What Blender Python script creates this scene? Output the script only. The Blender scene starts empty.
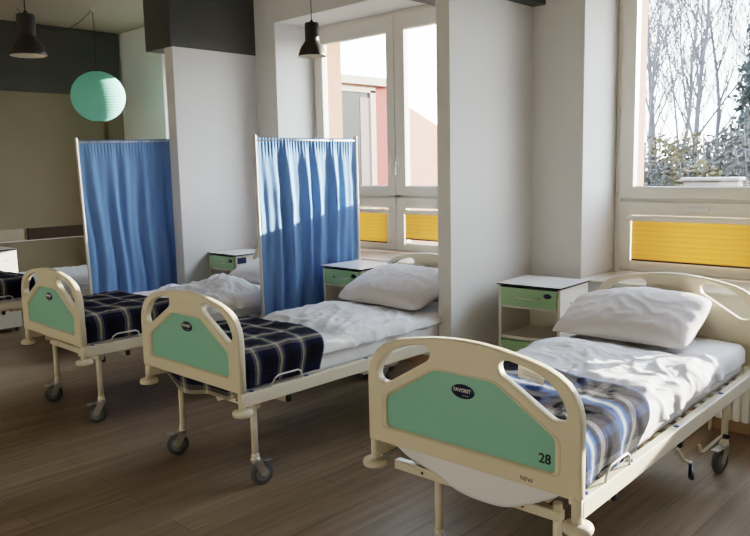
import bpy, bmesh, math, random
from mathutils import Vector, Matrix, noise
C = bpy.context.scene.collection
PI = math.pi
sc = bpy.context.scene
random.seed(7)

# ------------------------------------------------------------------ materials
def nmat(name):
    m = bpy.data.materials.new(name); m.use_nodes = True
    nt = m.node_tree; nt.nodes.clear()
    out = nt.nodes.new('ShaderNodeOutputMaterial')
    return m, nt, out
def N(nt, t, **k):
    n = nt.nodes.new('ShaderNode' + t)
    for a, b in k.items():
        if a in n.inputs: n.inputs[a].default_value = b
        else: setattr(n, a, b)
    return n
def L(nt, a, b): nt.links.new(a, b)
def pbsdf(name, col, rough=.5, metal=0., spec=.5, bump=0., bscale=60., var=0., vscale=3., transl=0., coat=0.):
    m, nt, out = nmat(name)
    p = N(nt, 'BsdfPrincipled'); p.inputs['Base Color'].default_value = (*col, 1)
    p.inputs['Roughness'].default_value = rough; p.inputs['Metallic'].default_value = metal
    p.inputs['Specular IOR Level'].default_value = spec; p.inputs['Coat Weight'].default_value = coat
    tc = N(nt, 'TexCoord')
    if var:
        nz = N(nt, 'TexNoise', Scale=vscale, Detail=5.)
        L(nt, tc.outputs['Object'], nz.inputs['Vector'])
        mx = N(nt, 'MixRGB', blend_type='MULTIPLY'); mx.inputs[0].default_value = 1
        mx.inputs[1].default_value = (*col, 1)
        rp = N(nt, 'ValToRGB'); rp.color_ramp.elements[0].position = .3; rp.color_ramp.elements[1].position = .7
        rp.color_ramp.elements[0].color = (1 - var,) * 3 + (1,)
        L(nt, nz.outputs['Fac'], rp.inputs['Fac']); L(nt, rp.outputs['Color'], mx.inputs[2])
        L(nt, mx.outputs[0], p.inputs['Base Color'])
    if bump:
        nz = N(nt, 'TexNoise', Scale=bscale, Detail=3.); L(nt, tc.outputs['Object'], nz.inputs['Vector'])
        b = N(nt, 'Bump', Strength=bump, Distance=.01); L(nt, nz.outputs['Fac'], b.inputs['Height']); L(nt, b.outputs[0], p.inputs['Normal'])
    if transl:
        t = N(nt, 'BsdfTranslucent'); t.inputs['Color'].default_value = (*col, 1)
        mx = N(nt, 'MixShader'); mx.inputs[0].default_value = transl
        L(nt, p.outputs[0], mx.inputs[1]); L(nt, t.outputs[0], mx.inputs[2]); L(nt, mx.outputs[0], out.inputs['Surface'])
    else: L(nt, p.outputs[0], out.inputs['Surface'])
    return m

M = {}
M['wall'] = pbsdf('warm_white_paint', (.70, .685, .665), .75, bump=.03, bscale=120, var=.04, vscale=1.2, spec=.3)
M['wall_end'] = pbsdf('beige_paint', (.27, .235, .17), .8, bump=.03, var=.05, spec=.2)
M['ceil'] = pbsdf('ceiling_paint', (.46, .41, .34), .85, bump=.02, spec=.2)
M['back'] = pbsdf('back_wall_paint', (.50, .48, .45), .85, spec=.2)
M['dark_paint'] = pbsdf('charcoal_paint', (.088, .09, .083), .6, bump=.05, var=.08, spec=.3)
M['facade'] = pbsdf('salmon_plaster', (.36, .155, .095), .9, bump=.3, bscale=150, var=.08, vscale=6)
M['red_plaster'] = pbsdf('red_salmon_plaster', (.19, .026, .018), .9, bump=.2, bscale=120)
M['cream_trim'] = pbsdf('cream_trim', (.22, .16, .11), .7)
M['pvc'] = pbsdf('white_pvc', (.72, .68, .61), .35, spec=.5)
M['sill'] = pbsdf('sill_laminate', (.70, .66, .58), .3, var=.04)
M['cream'] = pbsdf('cream_moulded_plastic', (.70, .62, .46), .38, bump=.04, bscale=180, spec=.45)
M['cream_paint'] = pbsdf('cream_powder_coat', (.70, .63, .49), .35, spec=.5)
M['mint'] = pbsdf('mint_laminate', (.22, .50, .385), .45, bump=.02, bscale=200, var=.03)
M['green'] = pbsdf('apple_green_laminate', (.33, .54, .30), .45)
M['locker'] = pbsdf('white_laminate', (.74, .71, .64), .4, var=.03)
M['locker_top'] = pbsdf('worktop_laminate', (.78, .77, .74), .25)
M['edge'] = pbsdf('dark_edge_band', (.015, .015, .018), .4)
M['chrome'] = pbsdf('zinc_plated_steel', (.66, .65, .62), .36, metal=1.)
M['rubber'] = pbsdf('grey_rubber', (.085, .09, .095), .6)
M['wheel_hub'] = pbsdf('grey_wheel_hub', (.24, .25, .25), .45)
M['black'] = pbsdf('black_plastic', (.012, .012, .014), .4)
M['navy'] = pbsdf('navy_badge', (.010, .016, .06), .35)
M['blue_cap'] = pbsdf('blue_plastic', (.04, .09, .26), .4)
M['ink'] = pbsdf('dark_ink', (.012, .012, .014), .6)
M['white_ink'] = pbsdf('white_print', (.75, .75, .75), .6)
M['paper'] = pbsdf('white_paper', (.72, .70, .64), .7)
M['sheet'] = pbsdf('white_cotton', (.80, .80, .82), .85, bump=.12, bscale=35, spec=.2)
M['pillow'] = pbsdf('white_pillow_cotton', (.76, .72, .71), .85, bump=.12, bscale=25, spec=.2)
M['teal_paper'] = pbsdf('teal_rice_paper', (.30, .64, .56), .8, transl=.2, bump=.1, bscale=120)
M['lamp_dark'] = pbsdf('dark_bronze_lacquer', (.03, .025, .02), .5)
M['lamp_in'] = pbsdf('cream_lamp_lining', (.70, .66, .55), .5)
M['cord'] = pbsdf('black_cord', (.02, .018, .016), .6)
M['white_metal'] = pbsdf('white_enamel', (.74, .72, .68), .35)
M['wood'] = pbsdf('brown_wood', (.22, .12, .055), .5, var=.3, vscale=8)
M['base'] = pbsdf('oak_baseboard', (.42, .27, .16), .5, var=.15, vscale=6)
M['grey_panel'] = pbsdf('grey_panel_paint', (.30, .27, .23), .6)
M['stone'] = pbsdf('dark_speckled_stone', (.05, .035, .028), .3, var=.7, vscale=60)
M['garden'] = pbsdf('pale_grey', (.13, .13, .125), .9, bump=.2)
M['bark'] = pbsdf('grey_bark', (.07, .07, .08), .95, var=.2, vscale=4)
M['conifer'] = pbsdf('blue_green_needles', (.025, .036, .036), .95, var=.3, vscale=4)
M['bush_a'] = pbsdf('ochre_leaves', (.085, .07, .032), .95, var=.4, vscale=5)
M['bush_b'] = pbsdf('grey_green_leaves', (.042, .045, .04), .95, var=.4, vscale=5)
M['grass'] = pbsdf('meadow_grass', (.15, .14, .11), 1., var=.3, vscale=.5)
M['dark_glass'] = pbsdf('dark_window_glass', (.014, .015, .015), .4, spec=.12)
M['pale_cloth'] = pbsdf('pale_inner_curtain', (.12, .085, .07), .8)

def curtain_mat():
    m, nt, out = nmat('blue_curtain_cotton')
    tc = N(nt, 'TexCoord'); nz = N(nt, 'TexNoise', Scale=200., Detail=2.); L(nt, tc.outputs['Object'], nz.inputs['Vector'])
    rp = N(nt, 'ValToRGB'); rp.color_ramp.elements[0].color = (.19, .35, .64, 1); rp.color_ramp.elements[1].color = (.25, .42, .72, 1)
    L(nt, nz.outputs['Fac'], rp.inputs['Fac'])
    d = N(nt, 'BsdfPrincipled', Roughness=.8); d.inputs['Specular IOR Level'].default_value = .2
    t = N(nt, 'BsdfTranslucent'); mx = N(nt, 'MixShader'); mx.inputs[0].default_value = .22
    L(nt, rp.outputs[0], d.inputs['Base Color']); L(nt, rp.outputs[0], t.inputs['Color'])
    L(nt, d.outputs[0], mx.inputs[1]); L(nt, t.outputs[0], mx.inputs[2]); L(nt, mx.outputs[0], out.inputs['Surface'])
    return m
M['curtain'] = curtain_mat()

def blind_mat():
    m, nt, out = nmat('yellow_blind_fabric')
    tc = N(nt, 'TexCoord'); w = N(nt, 'TexWave', Scale=9., Distortion=.6); w.bands_direction = 'Z'
    L(nt, tc.outputs['Object'], w.inputs['Vector'])
    rp = N(nt, 'ValToRGB'); rp.color_ramp.elements[0].color = (.66, .43, .13, 1); rp.color_ramp.elements[1].color = (.71, .48, .16, 1)
    L(nt, w.outputs['Fac'], rp.inputs['Fac'])
    d = N(nt, 'BsdfPrincipled', Roughness=.8); t = N(nt, 'BsdfTranslucent'); mx = N(nt, 'MixShader'); mx.inputs[0].default_value = .3
    L(nt, rp.outputs[0], d.inputs['Base Color']); L(nt, rp.outputs[0], t.inputs['Color'])
    L(nt, d.outputs[0], mx.inputs[1]); L(nt, t.outputs[0], mx.inputs[2]); L(nt, mx.outputs[0], out.inputs['Surface'])
    return m
M['blind'] = blind_mat()

def glass_mat():
    m, nt, out = nmat('window_glass')
    g = N(nt, 'BsdfGlossy', Roughness=.02); t = N(nt, 'BsdfTransparent'); t.inputs['Color'].default_value = (.95, .97, .96, 1)
    lw = N(nt, 'LayerWeight', Blend=.5); pw = N(nt, 'Math', operation='POWER'); pw.inputs[1].default_value = 5.; L(nt, lw.outputs['Facing'], pw.inputs[0])
    f = N(nt, 'Math', operation='MULTIPLY_ADD'); f.inputs[1].default_value = .6; f.inputs[2].default_value = .05; L(nt, pw.outputs[0], f.inputs[0])
    mx = N(nt, 'MixShader')
    L(nt, f.outputs[0], mx.inputs[0]); L(nt, t.outputs[0], mx.inputs[1]); L(nt, g.outputs[0], mx.inputs[2]); L(nt, mx.outputs[0], out.inputs['Surface'])
    return m
M['glass'] = glass_mat()

def plaid_mat(name, base, bands, period, warp=None):
    """bands: list of (pos, colour) constant ramp in 0..1, used for warp and weft"""
    m, nt, out = nmat(name)
    uv = N(nt, 'UVMap'); sp = N(nt, 'SeparateXYZ'); L(nt, uv.outputs[0], sp.inputs[0])
    cols = []; weft = bands
    for ax in (0, 1):
        bands = warp if (warp and ax == 0) else weft
        mu = N(nt, 'Math', operation='DIVIDE'); mu.inputs[1].default_value = period[ax]; L(nt, sp.outputs[ax], mu.inputs[0])
        fr = N(nt, 'Math', operation='FRACT'); L(nt, mu.outputs[0], fr.inputs[0])
        rp = N(nt, 'ValToRGB'); cr = rp.color_ramp; cr.interpolation = 'CONSTANT'
        cr.elements[0].position = 0; cr.elements[0].color = (*bands[0][1], 1)
        cr.elements.remove(cr.elements[1])
        for p, c in bands[1:]:
            e = cr.elements.new(p); e.color = (*c, 1)
        L(nt, fr.outputs[0], rp.inputs[0]); cols.append(rp)
    # twill weave pattern decides which thread lies on top
    ad = N(nt, 'Math', operation='ADD'); L(nt, sp.outputs[0], ad.inputs[0]); L(nt, sp.outputs[1], ad.inputs[1])
    ml = N(nt, 'Math', operation='MULTIPLY'); ml.inputs[1].default_value = 170.; L(nt, ad.outputs[0], ml.inputs[0])
    fr = N(nt, 'Math', operation='FRACT'); L(nt, ml.outputs[0], fr.inputs[0])
    gt = N(nt, 'Math', operation='GREATER_THAN'); gt.inputs[1].default_value = .32 if warp else .5; L(nt, fr.outputs[0], gt.inputs[0])
    mx = N(nt, 'MixRGB'); L(nt, gt.outputs[0], mx.inputs[0]); L(nt, cols[0].outputs[0], mx.inputs[1]); L(nt, cols[1].outputs[0], mx.inputs[2])
    nz = N(nt, 'TexNoise', Scale=400., Detail=2.); L(nt, uv.outputs[0], nz.inputs['Vector'])
    rp = N(nt, 'ValToRGB'); rp.color_ramp.elements[0].color = (.6, .6, .6, 1); rp.color_ramp.elements[1].color = (1.1, 1.1, 1.1, 1); L(nt, nz.outputs['Fac'], rp.inputs[0])
    m2 = N(nt, 'MixRGB', blend_type='MULTIPLY'); m2.inputs[0].default_value = 1; L(nt, mx.outputs[0], m2.inputs[1]); L(nt, rp.outputs[0], m2.inputs[2])
    p = N(nt, 'BsdfPrincipled', Roughness=.95); p.inputs['Specular IOR Level'].default_value = .1
    L(nt, m2.outputs[0], p.inputs['Base Color'])
    b = N(nt, 'Bump', Strength=.4, Distance=.004); L(nt, nz.outputs['Fac'], b.inputs['Height']); L(nt, b.outputs[0], p.inputs['Normal'])
    L(nt, p.outputs[0], out.inputs['Surface'])
    return m
K = (.008, .008, .012); NV = (.013, .016, .048); BL = (.022, .06, .20); LB = (.085, .18, .40); WH = (.50, .50, .50); GR = (.15, .145, .15); RD = (.045, .016, .02); CR = (.55, .50, .38)
M['plaid_blue'] = plaid_mat('blue_plaid_wool', K, [(0, K), (.18, NV), (.24, BL), (.34, LB), (.38, WH), (.45, LB), (.49, BL), (.54, K), (.66, GR), (.78, K), (.84, RD), (.86, K)], (.30, .33), [(0, K), (.28, NV), (.42, BL), (.52, NV), (.62, RD), (.65, K), (.74, GR), (.86, K)])
M['plaid_navy'] = plaid_mat('navy_plaid_wool', K, [(0, K), (.20, RD), (.22, K), (.30, NV), (.50, GR), (.60, CR), (.68, GR), (.78, NV), (.92, K)], (.23, .19))

def floor_mat():
    m, nt, out = nmat('vinyl_wood_planks')
    tc = N(nt, 'TexCoord'); mp = N(nt, 'Mapping'); mp.inputs['Rotation'].default_value = (0, 0, PI / 2); L(nt, tc.outputs['Object'], mp.inputs[0])
    br = N(nt, 'TexBrick', Scale=1.); br.offset = .37
    br.inputs['Brick Width'].default_value = 1.25; br.inputs['Row Height'].default_value = .19; br.inputs['Mortar Size'].default_value = .0015
    br.inputs['Color1'].default_value = (.285, .215, .148, 1); br.inputs['Color2'].default_value = (.24, .18, .123, 1); br.inputs['Mortar'].default_value = (.10, .07, .05, 1)
    L(nt, mp.outputs[0], br.inputs['Vector'])
    m2 = N(nt, 'Mapping'); m2.inputs['Scale'].default_value = (22, 1.3, 1); L(nt, tc.outputs['Object'], m2.inputs[0])
    nz = N(nt, 'TexNoise', Scale=1., Detail=6., Roughness=.6); L(nt, m2.outputs[0], nz.inputs['Vector'])
    rp = N(nt, 'ValToRGB'); rp.color_ramp.elements[0].position = .3; rp.color_ramp.elements[1].position = .72
    rp.color_ramp.elements[0].color = (.68, .66, .64, 1); rp.color_ramp.elements[1].color = (1.2, 1.18, 1.15, 1); L(nt, nz.outputs['Fac'], rp.inputs[0])
    mx = N(nt, 'MixRGB', blend_type='MULTIPLY'); mx.inputs[0].default_value = 1; L(nt, br.outputs['Color'], mx.inputs[1]); L(nt, rp.outputs[0], mx.inputs[2])
    p = N(nt, 'BsdfPrincipled', Roughness=.45); p.inputs['Specular IOR Level'].default_value = .4
    L(nt, mx.outputs[0], p.inputs['Base Color'])
    b = N(nt, 'Bump', Strength=.08, Distance=.003); L(nt, nz.outputs['Fac'], b.inputs['Height']); L(nt, b.outputs[0], p.inputs['Normal'])
    L(nt, p.outputs[0], out.inputs['Surface'])
    return m
M['floor'] = floor_mat()

# ------------------------------------------------------------------ mesh helpers
def box(bm, lo, hi, bev=0., seg=2):
    lo, hi = Vector(lo), Vector(hi)
    c = (lo + hi) / 2; s = hi - lo
    r = bmesh.ops.create_cube(bm, size=1., matrix=Matrix.Translation(c) @ Matrix.Diagonal((*s, 1)))
    if bev:
        es = {e for v in r['verts'] for e in v.link_edges}
        bmesh.ops.bevel(bm, geom=list(es), offset=bev, segments=seg, profile=.5, affect='EDGES')
def tube(bm, pts, r, seg=10, caps=True):
    pts = [Vector(p) for p in pts]; n = len(pts)
    rs = r if isinstance(r, (list, tuple)) else [r] * n
    rings = []; up = None
    for i, p in enumerate(pts):
        d = (pts[min(i + 1, n - 1)] - pts[max(i - 1, 0)])
        if d.length < 1e-9: d = Vector((0, 0, 1))
        d.normalize()
        if up is None:
            up = Vector((0, 0, 1)) if abs(d.z) < .9 else Vector((1, 0, 0))
        a = up.cross(d)
        if a.length < 1e-4: a = Vector((1, 0, 0)).cross(d)
        a.normalize(); b = d.cross(a); b.normalize(); up = b.copy()
        rings.append([bm.verts.new(p + (a * math.cos(2 * PI * k / seg) + b * math.sin(2 * PI * k / seg)) * rs[i]) for k in range(seg)])
    for i in range(n - 1):
        for k in range(seg):
            f = bm.faces.new((rings[i][k], rings[i][(k + 1) % seg], rings[i + 1][(k + 1) % seg], rings[i + 1][k]))
            f.smooth = True
    if caps:
        bm.faces.new(rings[0][::-1]); bm.faces.new(rings[-1])
def lathe(bm, prof, c=(0, 0, 0), seg=32, axis='z', cap=False):
    """prof: list of (r, z)"""
    c = Vector(c); rings = []
    def P(r, z, a):
        x, y = r * math.cos(a), r * math.sin(a)
        return c + (Vector((x, y, z)) if axis == 'z' else Vector((z, x, y)) if axis == 'x' else Vector((x, z, y)))
    for r, z in prof:
        rings.append([bm.verts.new(P(max(r, 1e-5), z, 2 * PI * k / seg)) for k in range(seg)])
    for i in range(len(prof) - 1):
        for k in range(seg):
            f = bm.faces.new((rings[i][k], rings[i][(k + 1) % seg], rings[i + 1][(k + 1) % seg], rings[i + 1][k])); f.smooth = True
    if cap:
        bm.faces.new(rings[0][::-1]); bm.faces.new(rings[-1])
def grid(bm, fn, nu, nv, uvfn=None):
    uvl = bm.loops.layers.uv.verify() if uvfn else None
    vs = [[bm.verts.new(fn(i / nu, j / nv)) for j in range(nv + 1)] for i in range(nu + 1)]
    for i in range(nu):
        for j in range(nv):
            f = bm.faces.new((vs[i][j], vs[i + 1][j], vs[i + 1][j + 1], vs[i][j + 1])); f.smooth = True
            if uvfn:
                for lp, (a, b) in zip(f.loops, ((i, j), (i + 1, j), (i + 1, j + 1), (i, j + 1))):
                    lp[uvl].uv = uvfn(a / nu, b / nv)
def finish(name, bm, mat, parent=None, loc=None, smooth=None, solid=0.):
    bmesh.ops.recalc_face_normals(bm, faces=bm.faces)
    me = bpy.data.meshes.new(name); bm.to_mesh(me); bm.free()
    if smooth is True:
        for p in me.polygons: p.use_smooth = True
    for mm in (mat if isinstance(mat, (list, tuple)) else [mat]): me.materials.append(mm)
    o = bpy.data.objects.new(name, me); C.objects.link(o)
    if parent: o.parent = parent
    if loc: o.location = loc
    if solid:
        s = o.modifiers.new('solid', 'SOLIDIFY'); s.thickness = solid; s.offset = 0
    return o
def bmn(): return bmesh.new()
def tag(o, label=None, cat=None, group=None, kind=None):
    if label: o['label'] = label
    if cat: o['category'] = cat
    if group: o['group'] = group
    if kind: o['kind'] = kind
    return o
def empty(name, loc=(0, 0, 0), rz=0.):
    o = bpy.data.objects.new(name, None); C.objects.link(o); o.location = loc; o.rotation_euler = (0, 0, rz); o.empty_display_size = .1
    return o
def struct(name, bm, mat, parent=None):
    o = finish(name, bm, mat, parent)
    if parent is None: o['kind'] = 'structure'
    return o
def curve_mesh(name, splines, extrude, bevel, mat, parent=None, M4=None):
    """filled 2-D outline(s) with holes, extruded; the curve's local XY becomes XZ through M4"""
    cu = bpy.data.curves.new(name, 'CURVE'); cu.dimensions = '2D'; cu.fill_mode = 'BOTH'; cu.extrude = extrude; cu.bevel_depth = bevel; cu.bevel_resolution = 2; cu.offset = -bevel
    for pts in splines:
        s = cu.splines.new('POLY'); s.points.add(len(pts) - 1)
        for p, q in zip(s.points, pts): p.co = (q[0], q[1], 0, 1)
        s.use_cyclic_u = True
    t = bpy.data.objects.new(name, cu); C.objects.link(t)
    dg = bpy.context.evaluated_depsgraph_get(); dg.update()
    me = bpy.data.meshes.new_from_object(t.evaluated_get(dg)); bpy.data.objects.remove(t); bpy.data.curves.remove(cu)
    if M4: me.transform(M4)
    me.materials.clear(); me.materials.append(mat); me.name = name
    o = bpy.data.objects.new(name, me); C.objects.link(o)
    if parent: o.parent = parent
    return o
def text_mesh(name, txt, size, mat, parent, M4, extrude=.0006, shear=0., bold=0.):
    cu = bpy.data.curves.new(name, 'FONT'); cu.body = txt; cu.size = size; cu.align_x = 'CENTER'; cu.align_y = 'CENTER'; cu.extrude = extrude; cu.shear = shear; cu.offset = bold
    t = bpy.data.objects.new(name, cu); C.objects.link(t)
    dg = bpy.context.evaluated_depsgraph_get(); dg.update()
    me = bpy.data.meshes.new_from_object(t.evaluated_get(dg)); bpy.data.objects.remove(t); bpy.data.curves.remove(cu)
    me.transform(M4); me.materials.clear(); me.materials.append(mat); me.name = name
    o = bpy.data.objects.new(name, me); C.objects.link(o); o.parent = parent
    return o
def copy_tree(o, parent=None, remap=None):
    c = o.copy(); C.objects.link(c); c.parent = parent
    if remap is not None: remap[o.name] = c
    for ch in list(o.children): copy_tree(ch, c, remap)
    return c
def rounded(pts, r, n=6):
    """round the corners of a polygon; r: radius or list"""
    out = []; m = len(pts)
    for i in range(m):
        p = Vector(pts[i]); a = Vector(pts[i - 1]); b = Vector(pts[(i + 1) % m]); rr = r[i] if isinstance(r, (list, tuple)) else r
        da = (a - p).normalized(); db = (b - p).normalized()
        rr2 = min(rr, (a - p).length * .49, (b - p).length * .49)
        p0 = p + da * rr2; p1 = p + db * rr2
        for k in range(n + 1):
            t = k / n
            q = p0 * (1 - t) ** 2 + p * 2 * t * (1 - t) + p1 * t * t
            out.append((q.x, q.y))
    return out
FRONT = Matrix(((1, 0, 0, 0), (0, 0, -1, 0), (0, 1, 0, 0), (0, 0, 0, 1)))   # curve x,y -> x,z ; curve +z -> -y (facing the camera side)

# ------------------------------------------------------------------ room
YW, YF, YE = 4.62, 5.10, 5.41        # room face, window face, facade face
XL, XR, YB, H = -8.73, 4.2, -3.6, 3.32
OPEN = [(-7.75, -6.55), (-5.703, -3.503), (-2.478, .12), (1.1, 3.3)]  # last opening and its window are out of view, added to bring in light
SZ, LZ = .83, 3.02

bm = bmn(); box(bm, (XL - .4, YB - .2, -.1), (XR + .2, YE, 0)); struct('floor', bm, M['floor'])
bm = bmn(); box(bm, (XL - .4, YB - .2, H), (XR + .2, YE, H + .12)); struct('ceiling', bm, M['ceil'])
def openwall(bm, y0, y1, sz, lz, ins=0.):
    x = XL - .2
    for a, b in OPEN + [(XR + .2, XR + .2)]:
        a += ins; b -= ins
        if a > x: box(bm, (x, y0, 0), (a, y1, H))
        if b > a:
            box(bm, (a, y0, 0), (b, y1, sz)); box(bm, (a, y0, lz), (b, y1, H))
        x = b
bm = bmn(); openwall(bm, YW, 5.19, SZ, LZ); struct('wall_window', bm, M['wall'])
bm = bmn(); openwall(bm, 5.19, YE, SZ - .02, LZ - .08, .075); struct('wall_facade', bm, M['facade'])
bm = bmn(); box(bm, (XR, YB, 0), (XR + .2, YW, H)); struct('wall_right', bm, M['back'])
bm = bmn(); box(bm, (XL - .4, YB - .2, 0), (XR + .2, YB, H)); struct('wall_back', bm, M['back'])
# left end wall with the long hatch slot and charcoal band
SB, ST = .885, 1.03
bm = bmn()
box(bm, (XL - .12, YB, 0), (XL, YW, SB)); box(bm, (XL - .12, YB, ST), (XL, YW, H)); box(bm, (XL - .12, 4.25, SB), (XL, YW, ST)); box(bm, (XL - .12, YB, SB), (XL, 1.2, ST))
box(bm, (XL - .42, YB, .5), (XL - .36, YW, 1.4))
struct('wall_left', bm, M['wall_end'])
bm = bmn(); box(bm, (XL, -1., 2.565), (XL + .05, 4.585, H - .005), .004); struct('trim_1', bm, M['dark_paint'])
# partitions and their charcoal bulkheads
bm = bmn(); box(bm, (-2.977, 3.68, 0), (-2.873, YW, 2.715)); struct('wall_partition_near', bm, M['wall'])
bm = bmn(); box(bm, (-6.15, 3.695, 0), (-6.013, YW, 2.75)); struct('wall_partition_far', bm, M['wall'])
bm = bmn(); box(bm, (-3.30, 3.66, 2.715), (-2.772, YW, H), .003); struct('trim_2', bm, M['dark_paint'])
bm = bmn(); box(bm, (-6.45, 3.68, 2.75), (-6.010, YW, H), .003); struct('trim_3', bm, M['dark_paint'])
# baseboards
bm = bmn(); box(bm, (-2.873, YW - .018, 0), (XR, YW, .085), .004); struct('baseboard_window', bm, M['base'])
bm = bmn(); box(bm, (-6.013, YW - .018, 0), (-2.977, YW, .085), .004); struct('baseboard_middle', bm, M['base'])
# window boards
for i, (a, b) in enumerate(OPEN):
    bm = bmn(); box(bm, (a + .002, 4.585, SZ), (b - .002, 5.105, SZ + .022), .006); struct('trim_%d' % (4 + i), bm, M['sill'])

def make_window(n, x0, x1, double=True):
    root = empty('window_%d' % n, (x0, YF, .852)); root['kind'] = 'structure'
    def pt(x, y, z): return (x, y, z - .852)
    w = x1 - x0; top = LZ
    bm = bmn()      # outer frame
    fy0, fy1 = .0, .075
    box(bm, pt(.003, fy0, .852), pt(.05, fy1, top), .004); box(bm, pt(w - .05, fy0, .852), pt(w - .003, fy1, top), .004)
    box(bm, pt(.05, fy0, top - .06), pt(w - .05, fy1, top), .004); box(bm, pt(.05, fy0, .852), pt(w - .05, fy1, .885), .004)
    box(bm, pt(.05, fy0 + .01, 1.345), pt(w - .05, fy1, 1.39), .003)
    if double: box(bm, pt(1.07, fy0 + .01, .885), pt(1.13, fy1, top - .06), .003)
    finish('frame', bm, M['pvc'], root)
    halves = [(.04, 1.098, .144, 1.0), (1.104, w - .04, 1.22, w - .144)] if double else [(.04, w - .04, .144, w - .144)]
    for (sx0, sx1, gx0, gx1) in halves:
        for (z0, z1, g0, g1, ht) in ((1.383, top - .03, 1.466, 2.845, 1), (.872, 1.36, .945, 1.262, 0)):
            bm = bmn(); y0, y1 = -.018, .05
            box(bm, pt(sx0, y0, z0), pt(gx0, y1, z1), .006); box(bm, pt(gx1, y0, z0), pt(sx1, y1, z1), .006)
            box(bm, pt(gx0 - .01, y0 + .0005, z0), pt(gx1 + .01, y1, g0), .006); box(bm, pt(gx0 - .01, y0 + .0005, g1), pt(gx1 + .01, y1, z1), .006)
            s = finish('sash', bm, M['pvc'], root)
            bm = bmn(); box(bm, pt(gx0 - .005, .022, g0 - .005), pt(gx1 + .005, .028, g1 + .005))
            finish('pane', bm, M['glass'], s)
            bm = bmn()          # dark glazing gasket
            for a, b in ((pt(gx0 - .002, .010, g0 - .002), pt(gx1 + .002, .02, g0 + .004)),): box(bm, a, b)
            finish('gasket', bm, M['edge'], s)
            bm = bmn()          # handle
            if ht:
                hx = sx1 - .03 if gx0 < 1 else sx0 + .035
                box(bm, pt(hx - .012, y0 - .012, 1.64), pt(hx + .012, y0, 1.72), .004); tube(bm, [pt(hx, y0 - .01, 1.68), pt(hx, y0 - .045, 1.68)], .008)
                box(bm, pt(hx - .009, y0 - .055, 1.57), pt(hx + .009, y0 - .04, 1.69), .005)
            else:
                hx = (gx0 + gx1) / 2
                box(bm, pt(hx - .04, y0 - .012, 1.303), pt(hx + .04, y0, 1.327), .004); tube(bm, [pt(hx, y0 - .01, 1.315), pt(hx, y0 - .04, 1.315)], .008)
                box(bm, pt(hx - .015, y0 - .05, 1.306), pt(hx + .12, y0 - .036, 1.324), .005)
            finish('handle', bm, M['white_metal'], s)
        if gx0 < 1:
            for hz in (1.42, 1.95, 2.7):
                bm = bmn(); tube(bm, [pt(sx0 - .008, -.024, hz), pt(sx0 - .008, -.024, hz + .07)], .009)
                finish('hinge', bm, M['pvc'], root)
    return root
win = [make_window(i + 1, a, b, b - a > 1.5) for i, (a, b) in enumerate(OPEN)]

def blind(x0, gx0, gx1, zb, label, zc=1.262):
    root = empty('roller_blind', (x0 + (gx0 + gx1) / 2, YF - .02, zc))
    tag(root, label, 'blind', 'yellow blinds on the lower window panes')
    hw = (gx1 - gx0) / 2
    bm = bmn(); box(bm, (-hw - .035, -.045, -.036), (hw + .035, -.001, 0), .006); finish('cassette', bm, M['pvc'], root)
    bm = bmn(); zt = -.03; n = max(2, int((zc + zt - zb) / .012))
    grid(bm, lambda u, v: Vector((-hw + 2 * hw * u, -.012 + (.0022 if int(round(v * n)) % 2 else -.0022), zt + (zb - zc - zt) * v)), 1, n)
    finish('fabric', bm, M['blind'], root, solid=.0008)
    bm = bmn(); box(bm, (-hw, -.018, zb - zc - .012), (hw, -.006, zb - zc), .003); finish('bottom_rail', bm, M['edge'], root)
    for s in (-1, 1):
        bm = bmn(); box(bm, (s * (hw + .012) - .006, -.02, -.325), (s * (hw + .012) + .006, -.001, -.036), .002); finish('guide_rail', bm, M['white_metal'], root)
    return root
xB, xC, xD = OPEN[1][0], OPEN[2][0], OPEN[3][0]
blind(xC, .15, .998, .952, 'wide yellow blind fully lowered over lower pane of the right-hand window behind the nearest bed')
blind(xB, .15, .998, .945, 'yellow blind lowered to the sill, left pane of middle window beside the curtain screen', 1.25)
blind(xB, 1.222, 2.05, .99, 'yellow blind with a light gap beneath it, right pane of the middle window', 1.25)

# radiator under the right window
rad = empty('radiator', (-1.62, 4.55, .1)); tag(rad, 'white panel radiator with vertical ribs below the window by the nearest bed', 'radiator')
bm = bmn(); nr = 26
for k in range(nr):
    x = k * .05
    box(bm, (x, -.045, 0), (x + .042, -.02, .56), .01)
box(bm, (0, -.022, 0), (nr * .05 - .008, -.005, .56), .004)
finish('panel', bm, M['white_metal'], rad)
bm = bmn(); box(bm, (-.005, -.05, .56), (nr * .05, .045, .575), .004); finish('top_grille', bm, M['white_metal'], rad)
bm = bmn(); box(bm, (0, .02, .02), (nr * .05 - .01, .045, .54), .004); finish('back_panel', bm, M['white_metal'], rad)
for px in (.06, nr * .05 - .08):
    bm = bmn(); tube(bm, [(px, 0, .03), (px, 0, -.1)], .009); finish('pipe', bm, M['white_metal'], rad)

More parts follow.
